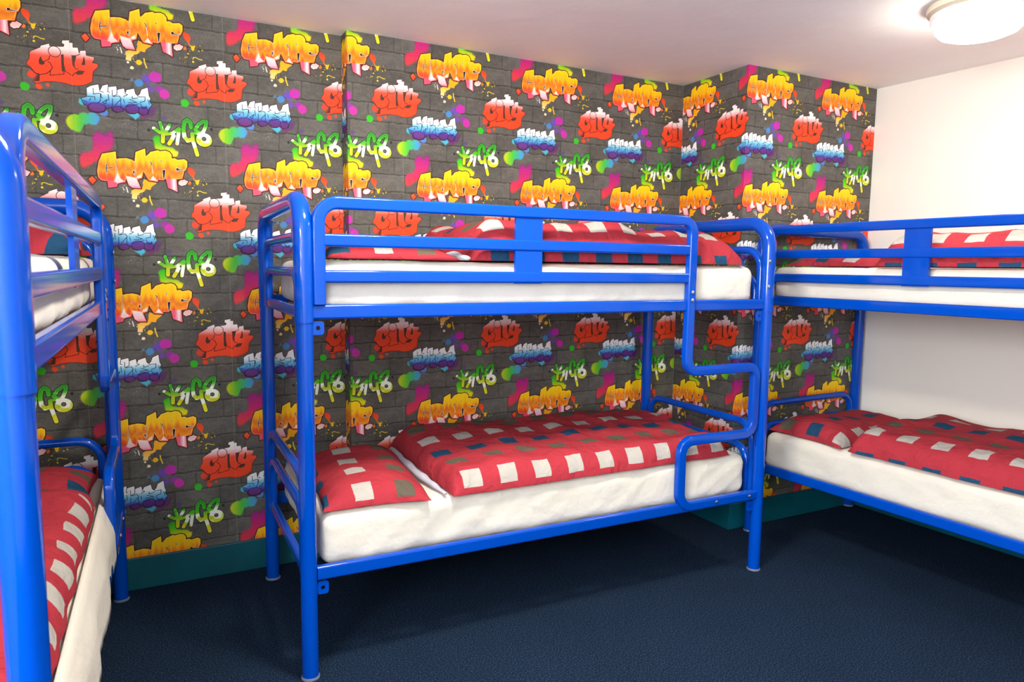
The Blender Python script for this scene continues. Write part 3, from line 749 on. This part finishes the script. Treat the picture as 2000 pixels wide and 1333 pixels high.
# left bunk, heads at the far end
pillow('left', [(1.47, .035), (1.86, .055), (1.86, .70), (1.47, .72)], ZML, .085, 9, pillow_uv(.39, -1, 1), 'red pillow at the far end of the lower bed of the bunk nearest the camera')
duvet('left', 'lower', [(.12, .030), (1.455, .030), (1.450, .74), (.12, .74)], .095, 10, duvet_uv(.0, -.10), 'red square-print duvet on the lower bed of the nearest bunk', base=ZML)
pillow('left', [(1.32, .03), (1.83, .035), (1.83, .70), (1.32, .72)], ZMU, .135, 11, pillow_uv(.3, -1, 1), 'red pillow with dark squares behind the rails of the upper bed of the nearest bunk')

# the pale inside of the duvets that shows at their turned-back ends
def lining(parent, k, pts, base, h, seed):
    """A soft roll along pts (bunk axes), child of its duvet."""
    P = [Vector(p) for p in pts]; n = 36; bm = bmesh.new(); rings = []
    for i in range(n+1):
        f = i/n*(len(P)-1); a = min(int(f), len(P)-2); p = P[a].lerp(P[a+1], f-a); d = (P[a+1]-P[a]).normalized(); sd = Vector((d.y, -d.x, 0))
        w = h*(.75+.35*noise.noise(Vector((i*.23+seed, 0, 0))))*max(.12, math.sin(PI*min(1, max(0, .03+.94*i/n)))**.4)
        ring = [bm.verts.new(p+sd*math.cos(a2)*w*.85+Vector((0, 0, base-p.z+w*.62+math.sin(a2)*w*.6))) for a2 in [2*PI*q/12 for q in range(12)]]; rings.append(ring)
    for A, B in zip(rings, rings[1:]):
        for q in range(12): bm.faces.new((A[q], A[(q+1) % 12], B[(q+1) % 12], B[q]))
    bm.faces.new(rings[0]); bm.faces.new(rings[-1]); bmesh.ops.recalc_face_normals(bm, faces=bm.faces)
    o = obj('duvet_lining', bm, M['lining'], smooth=True)
    mw = Matrix.Translation(BUNKS[k][0]) @ Matrix.Rotation(BUNKS[k][1], 4, 'Z')
    o.parent = parent; o.matrix_parent_inverse = Matrix.Identity(4); o.matrix_local = parent.matrix_world.inverted() @ mw
    o['label'] = 'pale grey lining showing at the turned-back end'
    return o
bpy.context.view_layer.update()
lining(d, 'middle', [(.480, .03, 0), (.462, .25, 0), (.472, .50, 0), (.495, .72, 0)], ZML, .026, 1)
lining(d2, 'middle', [(.575, .06, 0), (.555, .25, 0), (.545, .50, 0), (.555, .70, 0)], ZMU, .038, 2)

# the loose side of the sheet that hangs over the rail of the nearest lower bed
def overhang(k, x0, x1, z1):
    bm = bmesh.new(); n, m = 80, 10; G = []
    for i in range(n+1):
        s = i/n; x = x0+(x1-x0)*s; e = min(1, s/.08, (1-s)/.22); e = e*e*(3-2*e); row = []
        drop = (.20+.03*noise.noise(Vector((x*3, 5, 0))))*(.35+.65*e)
        for j in range(m+1):
            q = j/m; y = .028-.036*min(1, q*2.2)*e; w = (.010*noise.noise(Vector((x*5, q*1.5, 2)))+.006*noise.noise(Vector((x*14, q, 9))))*q
            row.append(bm.verts.new((x, y+w-(.004 if q else 0)-.004*e, z1+.004-max(0, q-.06)/.94*drop)))
        G.append(row)
    for i in range(n):
        for j in range(m): bm.faces.new((G[i][j], G[i+1][j], G[i+1][j+1], G[i][j+1]))
    bmesh.ops.recalc_face_normals(bm, faces=bm.faces); bmesh.ops.solidify(bm, geom=bm.faces[:], thickness=.0015)
    return put('loose_sheet', bm, M['sheet'], k, ((x0+x1)/2, .02, z1), 'loose cream sheet hanging over the rail of the nearest lower bed', 'sheet', None)
overhang('left', .15, 1.86, zt['lower'])
